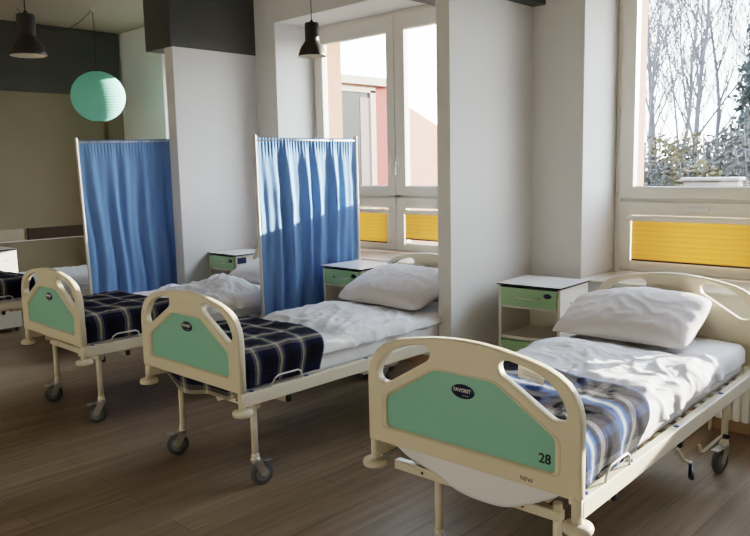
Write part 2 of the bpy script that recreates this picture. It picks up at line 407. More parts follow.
# ------------------------------------------------------------------ hospital bed
BEDS = [(-1.566, 2.0842, .0328), (-3.362, 2.0705, .0058), (-4.955, 2.0159, -.005), (-7.15, 2.02, 0.)]
BW = .97
def sup_outline():
    half = [(.475, .5526), (.475, .80), (.4725, .835), (.462, .872), (.445, .903), (.42, .933), (.385, .955), (.34, .974), (.285, .988), (.22, 1.000), (.14, 1.012), (.06, 1.019), (0, 1.020)]
    return half + [(-x, z) for x, z in half[-2::-1]]
OUT = sup_outline()
SLOT = rounded([(.414, .806), (.372, .800), (.158, .925), (.150, .962), (.185, .978), (.285, .962), (.365, .925), (.408, .872), (.424, .835)], [.02, .02, .02, .016, .02, .05, .05, .04, .02])
PANEL = rounded([(-.3844, .6195), (.3844, .6195), (.3844, .742), (.135, .892), (-.135, .892), (-.3844, .742)], [.022, .022, .022, .03, .03, .022])
def scale_poly(p, s, c=(0, .755)): return [((x - c[0]) * s + c[0], (z - c[1]) * s + c[1]) for x, z in p]
def caster(parent, x, y, rz):
    """swivel caster; origin on the leg axis at floor level; parts fork (chrome) > wheel, brake lever"""
    bm = bmn(); tr = .035; R = .0635
    lathe(bm, [(.0, .158), (.024, .158), (.026, .15), (.026, .14), (.02, .135), (0, .135)], seg=18)
    for s in (-1, 1):
        pts = [(s * .022, -.02, .135), (s * .022, .03, .135), (s * .022, .06, .07), (s * .022, .045, .052), (s * .022, .025, .056)]
        vs = [bm.verts.new((s * .0205, p[1], p[2])) for p in pts] ; ve = [bm.verts.new((s * .0235, p[1], p[2])) for p in pts]
        bm.faces.new(vs); bm.faces.new(ve[::-1])
        for i in range(5): bm.faces.new((vs[i], vs[(i + 1) % 5], ve[(i + 1) % 5], ve[i]))
    box(bm, (-.0235, -.02, .132), (.0235, .045, .138))
    tube(bm, [(-.028, tr, R), (.028, tr, R)], .007)
    fork = finish('caster', bm, M['chrome'], parent, (x, y, 0)); fork.rotation_euler = (0, 0, rz)
    bm = bmn()
    lathe(bm, [(.040, -.013), (.056, -.015), (.062, -.010), (.0635, 0), (.062, .010), (.056, .015), (.040, .013)], (0, tr, R), 28, 'x')
    w = finish('wheel', bm, M['rubber'], fork, smooth=True)
    bm = bmn(); lathe(bm, [(.0, -.012), (.012, -.017), (.018, -.012), (.041, -.012), (.041, .012), (.018, .012), (.012, .017), (0, .012)], (0, tr, R), 24, 'x')
    finish('hub', bm, M['wheel_hub'], fork)
    bm = bmn(); box(bm, (-.02, .05, .128), (.02, .092, .136), .003); finish('brake_pedal', bm, M['chrome'], fork)
    return fork
def make_bed():
    root = empty('hospital_bed')
    # ---- footboard
    fb = curve_mesh('footboard', [OUT, SLOT, [(-x, z) for x, z in SLOT], scale_poly(PANEL, .985)], .012, .007, M['cream'], root, FRONT)
    curve_mesh('panel', [scale_poly(PANEL, .992)], .007, 0, M['mint'], fb, FRONT)
    # raised bead around the panel
    bm = bmn(); P2 = scale_poly(PANEL, 1.035); tube(bm, [(x, -.0185, z) for x, z in P2 + P2[:2]], .004, 6, False); finish('panel_bead', bm, M['cream'], fb)
    bm = bmn(); lathe(bm, [(0, -.0095), (.98, -.0095), (1, -.0085), (1, -.006)], seg=40, axis='y')
    bmesh.ops.scale(bm, vec=(.052, 1, .0265), verts=bm.verts); bmesh.ops.translate(bm, vec=(-.006, 0, .83), verts=bm.verts)
    bd = finish('badge', bm, M['navy'], fb); bd['label'] = 'oval navy badge with white lettering'
    T = Matrix.Translation((-.008, -.0101, .834)) @ FRONT
    text_mesh('lettering', 'FAVORIT', .0195, M['white_ink'], fb, T, bold=.0004)
    text_mesh('script_line', 'classic' and '~~~', .016, M['white_ink'], fb, Matrix.Translation((.006, -.0101, .817)) @ FRONT, shear=.3)
    # ---- headboard
    hb = curve_mesh('headboard', [OUT, SLOT, [(-x, z) for x, z in SLOT]], .012, .007, M['cream'], root, Matrix.Translation((0, 2.02, 0)) @ FRONT)
    # ---- side rails, cross beams, platform
    for s in (-1, 1):
        bm = bmn(); box(bm, (min(s * .435, s * .475), .005, .482), (max(s * .435, s * .475), 2.015, .55), .005)
        rl = finish('side_rail', bm, M['cream_paint'], root)
        for yy in (.06, .42, .88, 1.45):
            bm = bmn(); lathe(bm, [(0, .004), (.010, .004), (.013, .002), (.013, 0)], (s * .455, yy, .55), 14); finish('rail_cap', bm, M['blue_cap'], rl)
        if True:      # bedding retainer loop
            bm = bmn(); x = s * .469
            tube(bm, [(x, .18, .548), (x, .18, .562), (x, .20, .588), (x, .225, .600), (x, .355, .600), (x, .375, .588), (x, .38, .562), (x, .38, .548)], .0045, 8)
            finish('retainer_loop', bm, M['white_metal'], rl)
    for yy in (.14, 1.88):
        bm = bmn(); box(bm, (-.395, yy - .02, .425), (.395, yy + .02, .465), .006); cb = finish('cross_beam', bm, M['cream_paint'], root)
        if yy < 1:
            for s in (-1, 1):
                bm = bmn(); lathe(bm, [(0, 0), (.006, 0), (.006, .003), (0, .003)], (s * .24, yy - .023, .445), 10, 'y'); finish('bolt', bm, M['black'], cb)
    for s in (-1, 1):          # risers between beams and rails
        for yy in (.14, 1.88):
            bm = bmn(); box(bm, (s * .375 - .018, yy - .017, .46), (s * .375 + .018, yy + .017, .50), .004); box(bm, (min(s * .36, s * .44), yy - .014, .487), (max(s * .36, s * .44), yy + .014, .515), .003)
            finish('bracket', bm, M['cream_paint'], root)
    bm = bmn()
    for k in range(16):
        y = .10 + k * .12
        box(bm, (-.435, y - .03, .505), (.435, y + .03, .520), .003)
    for x in (-.3, .3): box(bm, (x - .015, .06, .475), (x + .015, 1.97, .505))
    finish('slat_base', bm, M['cream_paint'], root)
    for yy in (.30, .95):       # square cross tubes with black end plugs under the rails
        bm = bmn(); box(bm, (-.44, yy - .017, .435), (.44, yy + .017, .475), .004); t = finish('cross_tube', bm, M['cream_paint'], root)
        for s in (-1, 1):
            bm = bmn(); box(bm, (s * .448 - .01, yy - .013, .438), (s * .448 + .01, yy + .013, .471), .003); finish('end_plug', bm, M['black'], t)
            bm = bmn(); box(bm, (s * .42 - .012, yy - .012, .46), (s * .42 + .012, yy + .012, .49)); finish('hanger', bm, M['cream_paint'], t)
    bm = bmn(); tube(bm, [(0, .16, .40), (0, 1.86, .40)], .016); box(bm, (-.04, .5, .38), (.04, .62, .44), .006); finish('mechanism', bm, M['cream_paint'], root)
    # ---- bumpers
    for sx in (-1, 1):
        for yy in (0., 2.02):
            bm = bmn(); tube(bm, [(sx * .455, yy, .565), (sx * .455, yy, .458)], .0195, 16)
            b = finish('corner_post', bm, M['cream_paint'], root)
            bm = bmn(); lathe(bm, [(0, .470), (.035, .470), (.050, .463), (.0535, .452), (.050, .441), (.035, .436), (0, .436)], (sx * .458, yy, 0), 28); finish('bumper_disc', bm, M['cream_paint'], b)
    # ---- legs + casters
    for (sx, yy, a) in ((-1, .14, .5), (1, .14, -.9), (-1, 1.88, 2.6), (1, 1.88, .25)):
        bm = bmn(); tube(bm, [(sx * .352, yy, .445), (sx * .352, yy, .150)], .0175, 16); lathe(bm, [(.019, .155), (.022, .16), (.022, .175), (.019, .18)], (sx * .352, yy, 0), 16)
        lg = finish('leg', bm, M['cream_paint'], root)
        caster(root, sx * .352, yy, a)
    # ---- crank and brake lever on the visible long side
    bm = bmn(); tube(bm, [(.06, .98, .43), (.36, .98, .43), (.40, .98, .425), (.425, 1.0, .40), (.43, 1.06, .34), (.435, 1.10, .318), (.44, 1.125, .31)], .008, 10)
    ck = finish('crank', bm, M['cream_paint'], root)
    bm = bmn(); tube(bm, [(.438, 1.13, .310), (.46, 1.07, .268), (.463, 1.062, .262)], [.0125, .0125, .011], 12); finish('crank_grip', bm, M['black'], ck)
    bm = bmn(); tube(bm, [(.352, 1.88, .20), (.352, 1.80, .21), (.352, 1.55, .21), (.352, 1.51, .22), (.352, 1.49, .26)], .008, 10); bl = finish('brake_lever', bm, M['cream_paint'], root)
    bm = bmn(); tube(bm, [(.352, 1.86, .198), (.40, 1.77, .23)], .012, 10); finish('lever_grip', bm, M['black'], bl)
    return root

bed_labels = ['hospital bed with mint footboard numbered 28, nearest bed under the right window',
              'hospital bed with mint footboard between near partition wall and sunlit curtain screen',
              'hospital bed with the farthest mint footboard, between the two blue curtain screens',
              'hospital bed rail and blanket at the left edge, beyond the farthest mint footboard']
proto = make_bed(); beds = []
for i, (x, y, r) in enumerate(BEDS):
    b = proto if i == 0 else copy_tree(proto)
    b.location = (x, y, 0); b.rotation_euler = (0, 0, r); b.scale = (BW, 1, 1)
    tag(b, bed_labels[i], 'bed', 'hospital beds along the window wall'); beds.append(b)
# individual caster swivels
SW = {0: (.64, -2.2, 2.6, 2.9), 1: (2.75, -.2, 2.6, .4), 2: (3.1, 2.8, 2.6, .4), 3: (.5, .8, 1., .4)}
for i, b in enumerate(beds):
    cs = [c for c in b.children if c.name.startswith('caster')]
    for c, a in zip(cs, SW[i]): c.rotation_euler = (0, 0, a)
def kid(o, nm): return [c for c in o.children if c.name.split('.')[0] == nm]
kid(beds[0], 'cross_beam')[0].location = (-.068, 0, -.045)      # the nearest bed's foot undercarriage sits lower and inset
for nm in ('leg', 'caster'):
    for c, dx in zip(kid(beds[0], nm)[:2], (.115, -.045)): c.location.x += dx
# number and handwriting only on the nearest footboard
fb1 = [c for c in beds[0].children if c.name.startswith('footboard')][0]
text_mesh('number', '28', .047, M['ink'], fb1, Matrix.Translation((.336, -.0078, .660)) @ FRONT, bold=.0012)['label'] = 'black number 28'
text_mesh('handwriting', 'NEW', .022, M['ink'], fb1, Matrix.Translation((.272, -.0195, .5755)) @ FRONT @ Matrix.Rotation(-.07, 4, 'Z'))['label'] = 'handwritten NEW'

def bedspace(o, i):
    x, y, r = BEDS[i]; o.location = (x, y, 0); o.rotation_euler = (0, 0, r); o.scale = (BW, 1, 1); return o
# ------------------------------------------------------------------ bedding
def nz3(x, y, s, seed): return noise.noise(Vector((x * s + seed * 7.1, y * s - seed * 3.3, seed * 1.7)))
def ridged(x, y, s, seed): return 1 - abs(nz3(x, y, s, seed)) * 2
def profile(s, a, r, zt):
    """across the bed: flat top half width a, rounded shoulder r, then straight down. s = signed arc length. returns x, z, nx, nz"""
    sg = 1 if s >= 0 else -1; t = abs(s); f = a - r
    if t <= f: return s, zt, 0, 1
    t -= f; q = r * PI / 2
    if t <= q:
        an = t / r; return sg * (f + r * math.sin(an)), zt - r * (1 - math.cos(an)), sg * math.sin(an), math.cos(an)
    return sg * a, zt - r - (t - q), sg, 0
def mattress(i, seed):
    bm = bmn(); a, zt = .400, .660
    y0, y1 = .05, 1.965
    ring = []
    n = 64
    S = 2 * (a - .05) + .05 * PI + 2 * .076
    def f(u, v):
        s = (u - .5) * S; x, z, nx, nzz = profile(s, a, .05, zt)
        y = y0 + (y1 - y0) * v
        d = .003 * nz3(s, y, 9, seed) + .004 * nz3(s * .6, y, 4, seed + 3)
        if abs(nx) > .6: d += .006 * (ridged(y, z * .3, 6, seed + 5) - .6)
        return Vector((x + nx * d, y, z + nzz * d))
    grid(bm, f, 60, 110)
    # close ends and bottom
    bm.edges.ensure_lookup_table()
    be = [e for e in bm.edges if e.is_boundary]
    bmesh.ops.holes_fill(bm, edges=be, sides=0)
    return bm
def make_mattress(i):
    bm = mattress(i, i + 1)
    o = finish('mattress', bm, M['sheet'])
    return bedspace(o, i)
def draped(name, mat, i, seed, S, ylo, yhi, a, r, zt, amp, nu=90, nv=110, uvs=1., edge=None, lump=None, fold=.018, solid=.012, side=1., calm=(-1., 9.), clamp=(-.004, .03)):
    """cloth lying over the mattress; ylo/yhi may be functions of the arc position"""
    bm = bmn(); S0, S1 = S
    fl = ylo if callable(ylo) else (lambda s: ylo); fh = yhi if callable(yhi) else (lambda s: yhi)
    def f(u, v):
        s = S0 + (S1 - S0) * u; y = fl(s) + (fh(s) - fl(s)) * v
        x, z, nx, nzz = profile(s, a, r, zt)
        wx, wy = s + .10 * nz3(s, y, 3.1, seed + 11), y + .10 * nz3(s, y, 2.7, seed + 17)
        d = amp * (.55 * nz3(wx, wy, 5, seed) + .40 * (ridged(wx * 1.3 + wy * .7, wy * .6 - wx * .4, 6, seed + 4)) ** 2 - .15 + .18 * ridged(wx - wy * .5, wy + wx * .5, 13, seed + 8) + .08 * nz3(wx, wy, 30, seed))
        if abs(nx) > .5:
            d = d * side + fold * math.sin(y * 26 + 3 * nz3(y, 0, 3, seed)) * min(1, max(0, (zt - z) / .1))
        e = min(v, 1 - v) * (fh(s) - fl(s))
        if y < calm[0]: d *= .15 + .85 * max(0, 1 - (calm[0] - y) / .1)
        if y > calm[1]: d *= .15 + .85 * max(0, 1 - (y - calm[1]) / .1)
        if lump: d += lump(s, y)
        if e < .02: d -= (.02 - e) * .4
        return Vector((x + nx * min(max(d, clamp[0]), clamp[1]), y, z + nzz * max(d, -.004)))
    grid(bm, f, nu, nv, lambda u, v: ((S0 + (S1 - S0) * u) * uvs, (fl(0) + (fh(0) - fl(0)) * v) * uvs))
    return bedspace(finish(name, bm, mat, solid=solid), i)
def tail(bm, x0, x1, yb, zt, zb, seed, nu=40, nv=10, uv=True):
    def f(u, v):
        x = x0 + (x1 - x0) * u; h = (math.sin(PI * min(1, max(0, u))) ** .45)
        zz = zt + (zb(u) - zt) * v * h
        return Vector((x, yb + .014 * v + .006 * math.sin(u * 21 + seed) * v, zz))
    grid(bm, f, nu, nv, lambda u, v: (x0 + (x1 - x0) * u + .05, v * .1 + .03))
mats = [make_mattress(i) for i in range(4)]
for o, l in zip(mats, ('mattress in white sheet on the nearest bed numbered 28', 'mattress in white sheet on the bed with the second mint footboard', 'mattress in white sheet on the bed beside the far partition', 'mattress in white sheet on the bed at the left edge')):
    tag(o, l, 'mattress', 'mattresses on the hospital beds')

# top sheets
def step(s, y, s0, y1): return max(0, min(1, (s0 + .02 * math.sin(y * 11) - s) / .022)) * max(0, min(1, (y1 - y) / .12))
def gauss(s, y, cs, cy, ws, wy): return math.exp(-((s - cs) / ws) ** 2 - ((y - cy) / wy) ** 2)
d1 = draped('bed_sheet', M['sheet'], 0, 3, (-.52, .495), .09, lambda s: 1.94 + .02 * math.sin(s * 9), .424, .045, .684, .026, 110, 190, calm=(.82, 1.52),
            lump=lambda s, y: .022 * step(s, y, .36, 1.5) * min(1, max(0, (y - .75) / .1)) + .02 * gauss(s, y, -.2, 1.2, .25, .2))
tag(d1, 'white bed sheet with sunlit patches on the nearest bed numbered 28', 'bed sheet')
d2 = draped('bed_sheet', M['sheet'], 1, 9, (-.50, .46), .09, 1.94, .424, .045, .684, .030, 100, 180, calm=(.82, 1.52), lump=lambda s, y: .020 * step(s, y, .36, 1.5) * min(1, max(0, (y - .75) / .1)) + .022 * gauss(s, y, -.05, 1.15, .4, .3))
tag(d2, 'rumpled white bed sheet on the second bed, running under its pillow beside the near partition', 'bed sheet')
d3 = draped('bed_sheet', M['sheet'], 2, 14, (-.50, .48), .09, 1.94, .424, .045, .684, .045, 100, 180, calm=(.82, 1.52), lump=lambda s, y: .13 * gauss(s, y, .10, 1.33, .30, .17) + .05 * gauss(s, y, -.1, 1.05, .3, .18))
tag(d3, 'bunched up white bed sheet on the bed beside the far partition wall', 'bed sheet')
d4 = draped('bed_sheet', M['sheet'], 3, 21, (-.50, .48), .09, 1.94, .424, .045, .684, .028, 70, 110, calm=(.78, 1.45))
tag(d4, 'white bed sheet on the bed at the left edge', 'bed sheet')
# the sheet tail hanging under footboard 28
bm = bmn(); tail(bm, -.425, .42, .026, .60, lambda u: .455 - .05 * math.exp(-((u - .62) / .28) ** 2), 2, 60, 12)
t1 = finish('hanging_hem', bm, M['sheet'], d1, solid=.006); t1['label'] = 'hem hanging down under the footboard'

# plaid blankets over the foot ends
def bl_edge1(s): return .75 - .04 * math.sin(s * 9) - 1.5 * max(0, s - .22) ** 1.5
b1 = draped('plaid_blanket', M['plaid_blue'], 0, 31, (-.50, .575), .034, bl_edge1, .446, .075, .732, .020, 80, 70, solid=.02, fold=.008, clamp=(-.002, .006))
tag(b1, 'blue and white plaid wool blanket folded over the foot of the nearest bed numbered 28', 'blanket')
def bl_edge2(s): return .68 - .3 * max(0, s - .1) + .02 * math.sin(s * 8)
b2 = draped('plaid_blanket', M['plaid_navy'], 1, 37, (-.52, .575), .034, bl_edge2, .446, .075, .728, .016, 80, 70, solid=.02, fold=.006, clamp=(-.002, .006))
tag(b2, 'navy and grey plaid blanket on second bed, its hem hanging below the footboard', 'blanket')
bm = bmn(); tail(bm, -.425, .42, .026, .60, lambda u: .448 + .022 * math.sin(u * 11 + 1), 5, 60, 10); finish('hanging_hem', bm, M['plaid_navy'], b2, solid=.008)
b3 = draped('plaid_blanket', M['plaid_navy'], 2, 41, (-.52, .575), .034, lambda s: .70 + .02 * math.sin(s * 6), .446, .075, .730, .018, 80, 70, solid=.02, fold=.006, clamp=(-.002, .006))
tag(b3, 'navy and cream plaid blanket on the foot of the bed with the farthest mint footboard', 'blanket')
b4 = draped('plaid_blanket', M['plaid_navy'], 3, 47, (-.52, .575), .034, lambda s: .58 + .02 * math.sin(s * 6), .446, .075, .730, .018, 60, 60, solid=.02, fold=.006, clamp=(-.002, .006))
tag(b4, 'dark plaid blanket on the bed at the left edge', 'blanket')

def pillow(i, cx, cy, cz, w, l, h, tilt, yaw, seed, label, roll=0., taper=.0):
    bm = bmn(); nu, nv = 56, 44
    def side(sgn):
        def f(u, v):
            a, b = 2 * u - 1, 2 * v - 1
            k = (1 - abs(a) ** 2.6) * (1 - abs(b) ** 2.6)
            t = h * .5 * max(0, k) ** .42 * (1 - taper * max(0, -a) ** 1.2)
            cc = 1 - .07 * (a * b) ** 4; dr = 1 - taper * .75 * max(0, -a) * max(0, b); px = a * w / 2 * (1 - .03 * (1 - b * b)*abs(a)) * cc; py = b * l / 2 * (1 - .03 * (1 - a * a)*abs(b)) * cc * dr
            env = max(0, k) ** .3
            wr = .014 * nz3(px, py, 4, seed) * env + .005 * (ridged(px * 1.2 + py * .5, py - px * .2, 10, seed + 3) ** 2 - .5) * env
            # seams pull small puckers toward the corners
            wr += .004 * math.sin(14 * math.atan2(b, a + 1e-6) + seed) * (max(abs(a), abs(b)) ** 3) * env
            return Vector((px, py, sgn * t + wr))
        return f
    grid(bm, side(1), nu, nv); grid(bm, side(-1), nu, nv)
    bmesh.ops.remove_doubles(bm, verts=bm.verts, dist=.0004)
    Mx = Matrix.Translation((cx, cy, cz)) @ Matrix.Rotation(yaw, 4, 'Z') @ Matrix.Rotation(tilt, 4, 'X') @ Matrix.Rotation(roll, 4, 'Y')
    bmesh.ops.transform(bm, matrix=Mx, verts=bm.verts)
    for v in bm.verts:                      # the pillow's underside settles onto the mattress
        if v.co.z < .718: v.co.z = .718 + (v.co.z - .718) * .04
    o = finish('pillow', bm, M['pillow'], smooth=True)
    tag(o, label, 'pillow'); return bedspace(o, i)
pillow(0, -.13, 1.735, .80, .78, .50, .22, .40, .0, 51, 'large plump white pillow leaning on the headboard of the nearest bed numbered 28', 0., .5)
pillow(1, -.05, 1.70, .815, .80, .52, .19, .34, -.03, 57, 'white pillow on the second bed, partly hidden by the near partition wall')
pillow(2, .05, 1.77, .79, .72, .40, .16, .28, 0., 63, 'white pillow behind the blue screen, below the locker at the far partition')
pillow(3, .0, 1.68, .79, .72, .52, .17, .30, 0., 69, 'white pillow seen left of the far curtain pole, above the farthest mint footboard')

# paper tag in the right-hand slot of footboard 28
tg = empty('paper_tag', BEDS[0][:2] + (.94,), BEDS[0][2]); tag(tg, 'small white paper tag with scribbled writing tied in the slot of footboard 28', 'tag')
bm = bmn()
grid(bm, lambda u, v: Vector((.205 + .095 * u, .023 + .004 * math.sin(u * 3), .022 - .012 * u - .046 * v - .003 * u)), 8, 4); finish('card', bm, M['paper'], tg, solid=.0008)
bm = bmn()
for ln in range(2):
    pts = []
    for k in range(26):
        u = .2 + .6 * k / 25
        pts.append((.205 + .095 * u, .0212 + .004 * math.sin(u * 3), .022 - .015 * u - .046 * (.42 + .22 * ln) + .0022 * math.sin(k * 1.9 + ln) * (1 if k % 7 else 0)))
    tube(bm, pts, .0005, 4)
finish('scribble', bm, M['ink'], tg)
bm = bmn(); tube(bm, [(.207, .022, .019), (.19, .021, .03), (.172, .0205, .0385)], .0008, 5); finish('string', bm, M['paper'], tg)

# ------------------------------------------------------------------ bedside lockers
def make_locker():
    root = empty('bedside_locker')          # origin: floor, centre of front edge ; +y = back
    w, d, h = .44, .40, .875
    bm = bmn()
    for s in (-1, 1): box(bm, (min(s * .20, s * .22), .0, .05), (max(s * .20, s * .22), d, h - .014), .003)
    box(bm, (-.20, d - .015, .06), (.20, d - .004, h - .014)); box(bm, (-.20, .01, .05), (.20, d - .015, .068))
    box(bm, (-.20, .012, .715), (.20, d - .015, .728))
    cb = finish('body', bm, M['locker'], root)
    bm = bmn(); box(bm, (-.20, .004, .508), (.20, d - .016, .53), .002); finish('shelf', bm, M['locker'], root)
    bm = bmn(); box(bm, (-.228, -.012, h - .012), (.228, d + .006, h - .0012), .003); tp = finish('worktop', bm, M['edge'], root); tp['label'] = 'dark edge band of the worktop'
    bm = bmn(); box(bm, (-.2265, -.0105, h - .0015), (.2265, d + .0045, h), .0004); finish('laminate', bm, M['locker_top'], tp)
    bm = bmn(); box(bm, (-.197, -.006, .732), (.197, .012, .852), .003); dr = finish('drawer', bm, M['green'], root); dr['label'] = 'green drawer front'
    bm = bmn(); tube(bm, [(-.085, -.006, .795), (-.08, -.022, .795), (-.05, -.028, .79), (.05, -.028, .79), (.08, -.022, .795), (.085, -.006, .795)], .005, 8); finish('handle', bm, M['chrome'], dr)
    bm = bmn(); lathe(bm, [(0, -.0085), (.95, -.0085), (1, -.0065), (1, -.005)], seg=28, axis='y'); bmesh.ops.scale(bm, vec=(.028, 1, .016), verts=bm.verts); bmesh.ops.translate(bm, vec=(.135, 0, .815), verts=bm.verts)
    finish('badge', bm, M['navy'], dr)
    bm = bmn(); box(bm, (-.197, -.006, .072), (.197, .012, .503), .003); do = finish('door', bm, M['green'], root); do['label'] = 'green lower door'
    bm = bmn(); tube(bm, [(-.16, -.006, .33), (-.16, -.026, .335), (-.16, -.026, .425), (-.16, -.006, .43)], .005, 8); finish('handle', bm, M['chrome'], do)
    bm = bmn()
    for yy in (.15, .29): lathe(bm, [(0, .0005), (.0075, .0005), (.0075, -.001), (0, -.001)], (.2203, yy, .76), 12, 'x')
    finish('side_plug', bm, M['black'], cb)
    for sx in (-1, 1):
        for yy in (.05, d - .05):
            bm = bmn(); lathe(bm, [(0, -.01), (.022, -.01), (.025, 0), (.022, .01), (0, .01)], (sx * .18, yy, .025), 18, 'x'); tube(bm, [(sx * .18, yy, .025), (sx * .18, yy, .055)], .008)
            finish('castor_wheel', bm, M['rubber'], root)
    return root
lp = make_locker()
LK = [((-2.525, 4.03, 0), .06, 'green and white bedside locker with open shelf, left of the nearest bed numbered 28'),
      ((-4.15, 3.94, 0), 0., 'bedside locker with green drawer standing in front of the blue screen with sunlit folds'),
      ((-5.77, 3.95, 0), 0., 'bedside locker against the far partition wall, dark sticker on its side'),
      ((-8.27, 2.56, 0), 0., 'bedside locker at the left edge, below the hatch in the end wall')]
lockers = []
for i, (l, r, lab) in enumerate(LK):
    o = lp if i == 0 else copy_tree(lp)
    o.location = l; o.rotation_euler = (0, 0, r); tag(o, lab, 'bedside locker', 'bedside lockers'); lockers.append(o)
bm = bmn(); box(bm, (.2195, .012, .79), (.2215, .11, .845), .0005)
st = finish('sticker', bm, M['navy'], lockers[2]); st['label'] = 'dark blue sticker'

# ------------------------------------------------------------------ curtain screens
def make_screen(name, x, y0, y1, h, label, seed, lean=0.):
    W = y1 - y0
    root = empty(name, (x, y0, 0)); tag(root, label, 'privacy screen', 'blue curtain screens'); root.rotation_euler = (lean, 0, 0)
    for yy in (0, W):
        bm = bmn(); tube(bm, [(0, yy, .06), (0, yy, h)], .0125, 12); lathe(bm, [(0, h + .012), (.008, h + .01), (.0135, h), (.0135, h - .01)], (0, yy, 0), 12)
        finish('pole', bm, M['white_metal'], root)
        bm = bmn(); tube(bm, [(-.17, yy, .075), (0, yy, .085), (.11, yy, .075)], .011, 10); ft = finish('foot', bm, M['white_metal'], root)
        for xx in (-.17, .11):
            bm = bmn(); lathe(bm, [(0, -.011), (.026, -.011), (.03, 0), (.026, .011), (0, .011)], (xx, yy, .031), 18, 'y'); tube(bm, [(xx, yy, .03), (xx, yy, .075)], .007); finish('castor', bm, M['rubber'], ft)
    bm = bmn(); tube(bm, [(0, 0, h - .03), (0, W, h - .03)], .0075, 10); finish('top_rail', bm, M['white_metal'], root)
    bm = bmn(); tube(bm, [(0, 0, .28), (0, W, .28)], .0075, 10); finish('bottom_rail', bm, M['white_metal'], root)
    bm = bmn(); zt, zb = h - .012, .255
    rnd = random.Random(seed)
    ph = [rnd.uniform(0, 6) for _ in range(8)]
    def f(u, v):
        yy = .008 + (W - .016) * u; z = zt + (zb - zt) * v
        q = W * u
        warp = q + .05 * nz3(q, v, 2.2, seed) + .02 * v * math.sin(6 * q + ph[5])
        big = math.sin(2 * PI * warp / .155 + ph[0] + .8 * math.sin(3 * v + ph[1])) + .6 * math.sin(2 * PI * warp / .098 + ph[2] + 1.1 * v) + .45 * math.sin(2 * PI * warp / .26 + ph[3])
        small = math.sin(2 * PI * q / .03 + ph[4] + 2 * nz3(q, 0, 8, seed))
        t = max(0, 1 - v * 9)
        e = min(1, u * 14, (1 - u) * 14)
        amp = .005 + .0105 * min(1, v * 3.2)
        top = min(1, v / .016)
        xx = e * (amp * big * (1 - .6 * t) + .0045 * small * t) + .006 * nz3(q * 2, v * 4, 3, seed + 2)
        return Vector((xx if v > .012 else xx * .4 + .008 * math.copysign(1, small) * .6, yy, z))
    grid(bm, f, 240, 70)
    ct = finish('curtain', bm, M['curtain'], root, solid=.0025)
    return root
make_screen('privacy_screen', -4.43, 3.38, 4.42, 1.885, 'white framed screen with sunlit blue curtain between the second bed and the bed beyond', 4, .008)
make_screen('privacy_screen', -6.20, 2.89, 3.90, 1.93, 'white framed screen with blue curtain in shade, partly hidden behind the far partition wall', 9, .026)

# ------------------------------------------------------------------ hanging lamps
def pendant(x, y, zb, label):
    root = empty('pendant_lamp', (x, y, H)); tag(root, label, 'pendant lamp', 'dark pendant lamps')
    z = zb - H
    prof = [(.106, 0), (.107, .003), (.103, .022), (.094, .05), (.078, .078), (.061, .10), (.053, .112), (.052, .125), (.0525, .235), (.049, .243), (.012, .246)]
    bm = bmn(); lathe(bm, [(r, z + q) for r, q in prof], seg=40); sh = finish('lamp_shade', bm, M['lamp_dark'], root)
    bm = bmn(); lathe(bm, [(r - .002, z + q) for r, q in prof[:8]] + [(.0, z + .124)], seg=40); ln = finish('lining', bm, M['lamp_in'], sh); ln['label'] = 'cream inner face of the shade'
    bm = bmn(); lathe(bm, [(0, z + .035), (.018, z + .04), (.03, z + .06), (.028, z + .085), (.016, z + .105), (.014, z + .122)], seg=20); finish('bulb', bm, M['paper'], root)
    bm = bmn(); lathe(bm, [(.012, z + .246), (.011, z + .262), (.004, z + .266)], seg=14); finish('strain_relief', bm, M['lamp_dark'], root)
    bm = bmn(); tube(bm, [(0, 0, z + .26), (0, 0, -.03)], .0032, 8); finish('cord', bm, M['cord'], root)
    bm = bmn(); lathe(bm, [(0, -.045), (.03, -.045), (.05, -.03), (.052, 0)], seg=24); finish('ceiling_rose', bm, M['lamp_dark'], root)
    return root
pendant(-4.72, 1.905, 2.355, 'dark metal pendant lamp hanging at the upper left, nearer to the paper lantern')
pendant(-4.29, 3.83, 2.475, 'dark metal pendant lamp hanging in front of the middle window')

# paper lantern
lx, ly, lz, lr = -7.53, 3.72, 2.43, .272
root = empty('paper_lantern', (lx, ly, H)); tag(root, 'round turquoise ribbed paper lantern hanging above the far curtain screen', 'lantern')
bm = bmn(); prof = []; n = 26 * 6
for k in range(n + 1):
    t = PI * (.06 + .88 * k / n); rr = lr * (1 - .018 * abs(math.sin(26 * PI * k / n + .001)) ** .7 * 1.0)
    rr = lr * (1 - .02 * (1 - abs(math.sin(26 * PI * k / n))))
    prof.append((rr * math.sin(t), lz - H + rr * .95 * math.cos(t)))
lathe(bm, prof, seg=56); finish('paper_shade', bm, M['teal_paper'], root)
bm = bmn()
for zz, r0 in ((lz - H + lr * .95 * math.cos(PI * .06), lr * math.sin(PI * .06)), (lz - H - lr * .95 * math.cos(PI * .06), lr * math.sin(PI * .06))):
    tube(bm, [(r0 * math.cos(a * PI / 12), r0 * math.sin(a * PI / 12), zz) for a in range(25)], .002, 6)
tube(bm, [(-.044, 0, lz - H + .23), (0, 0, lz - H + .205), (.044, 0, lz - H + .23)], .002, 6)
finish('wire_ring', bm, M['cord'], root)
bm = bmn(); tube(bm, [(0, 0, lz - H + .14), (0, 0, lz - H + .2), (0, 0, -.012)], .0032, 8); finish('cord', bm, M['cord'], root)
bm = bmn(); sw = []
end = Vector((-.44, -.58, 0))
for k in range(25):
    t = k / 24; sag = -.21 * 4 * t * (1 - t)
    sw.append((end.x * t, end.y * t, -.012 + sag))
tube(bm, sw, .0032, 6); finish('swag_cord', bm, M['cord'], root)
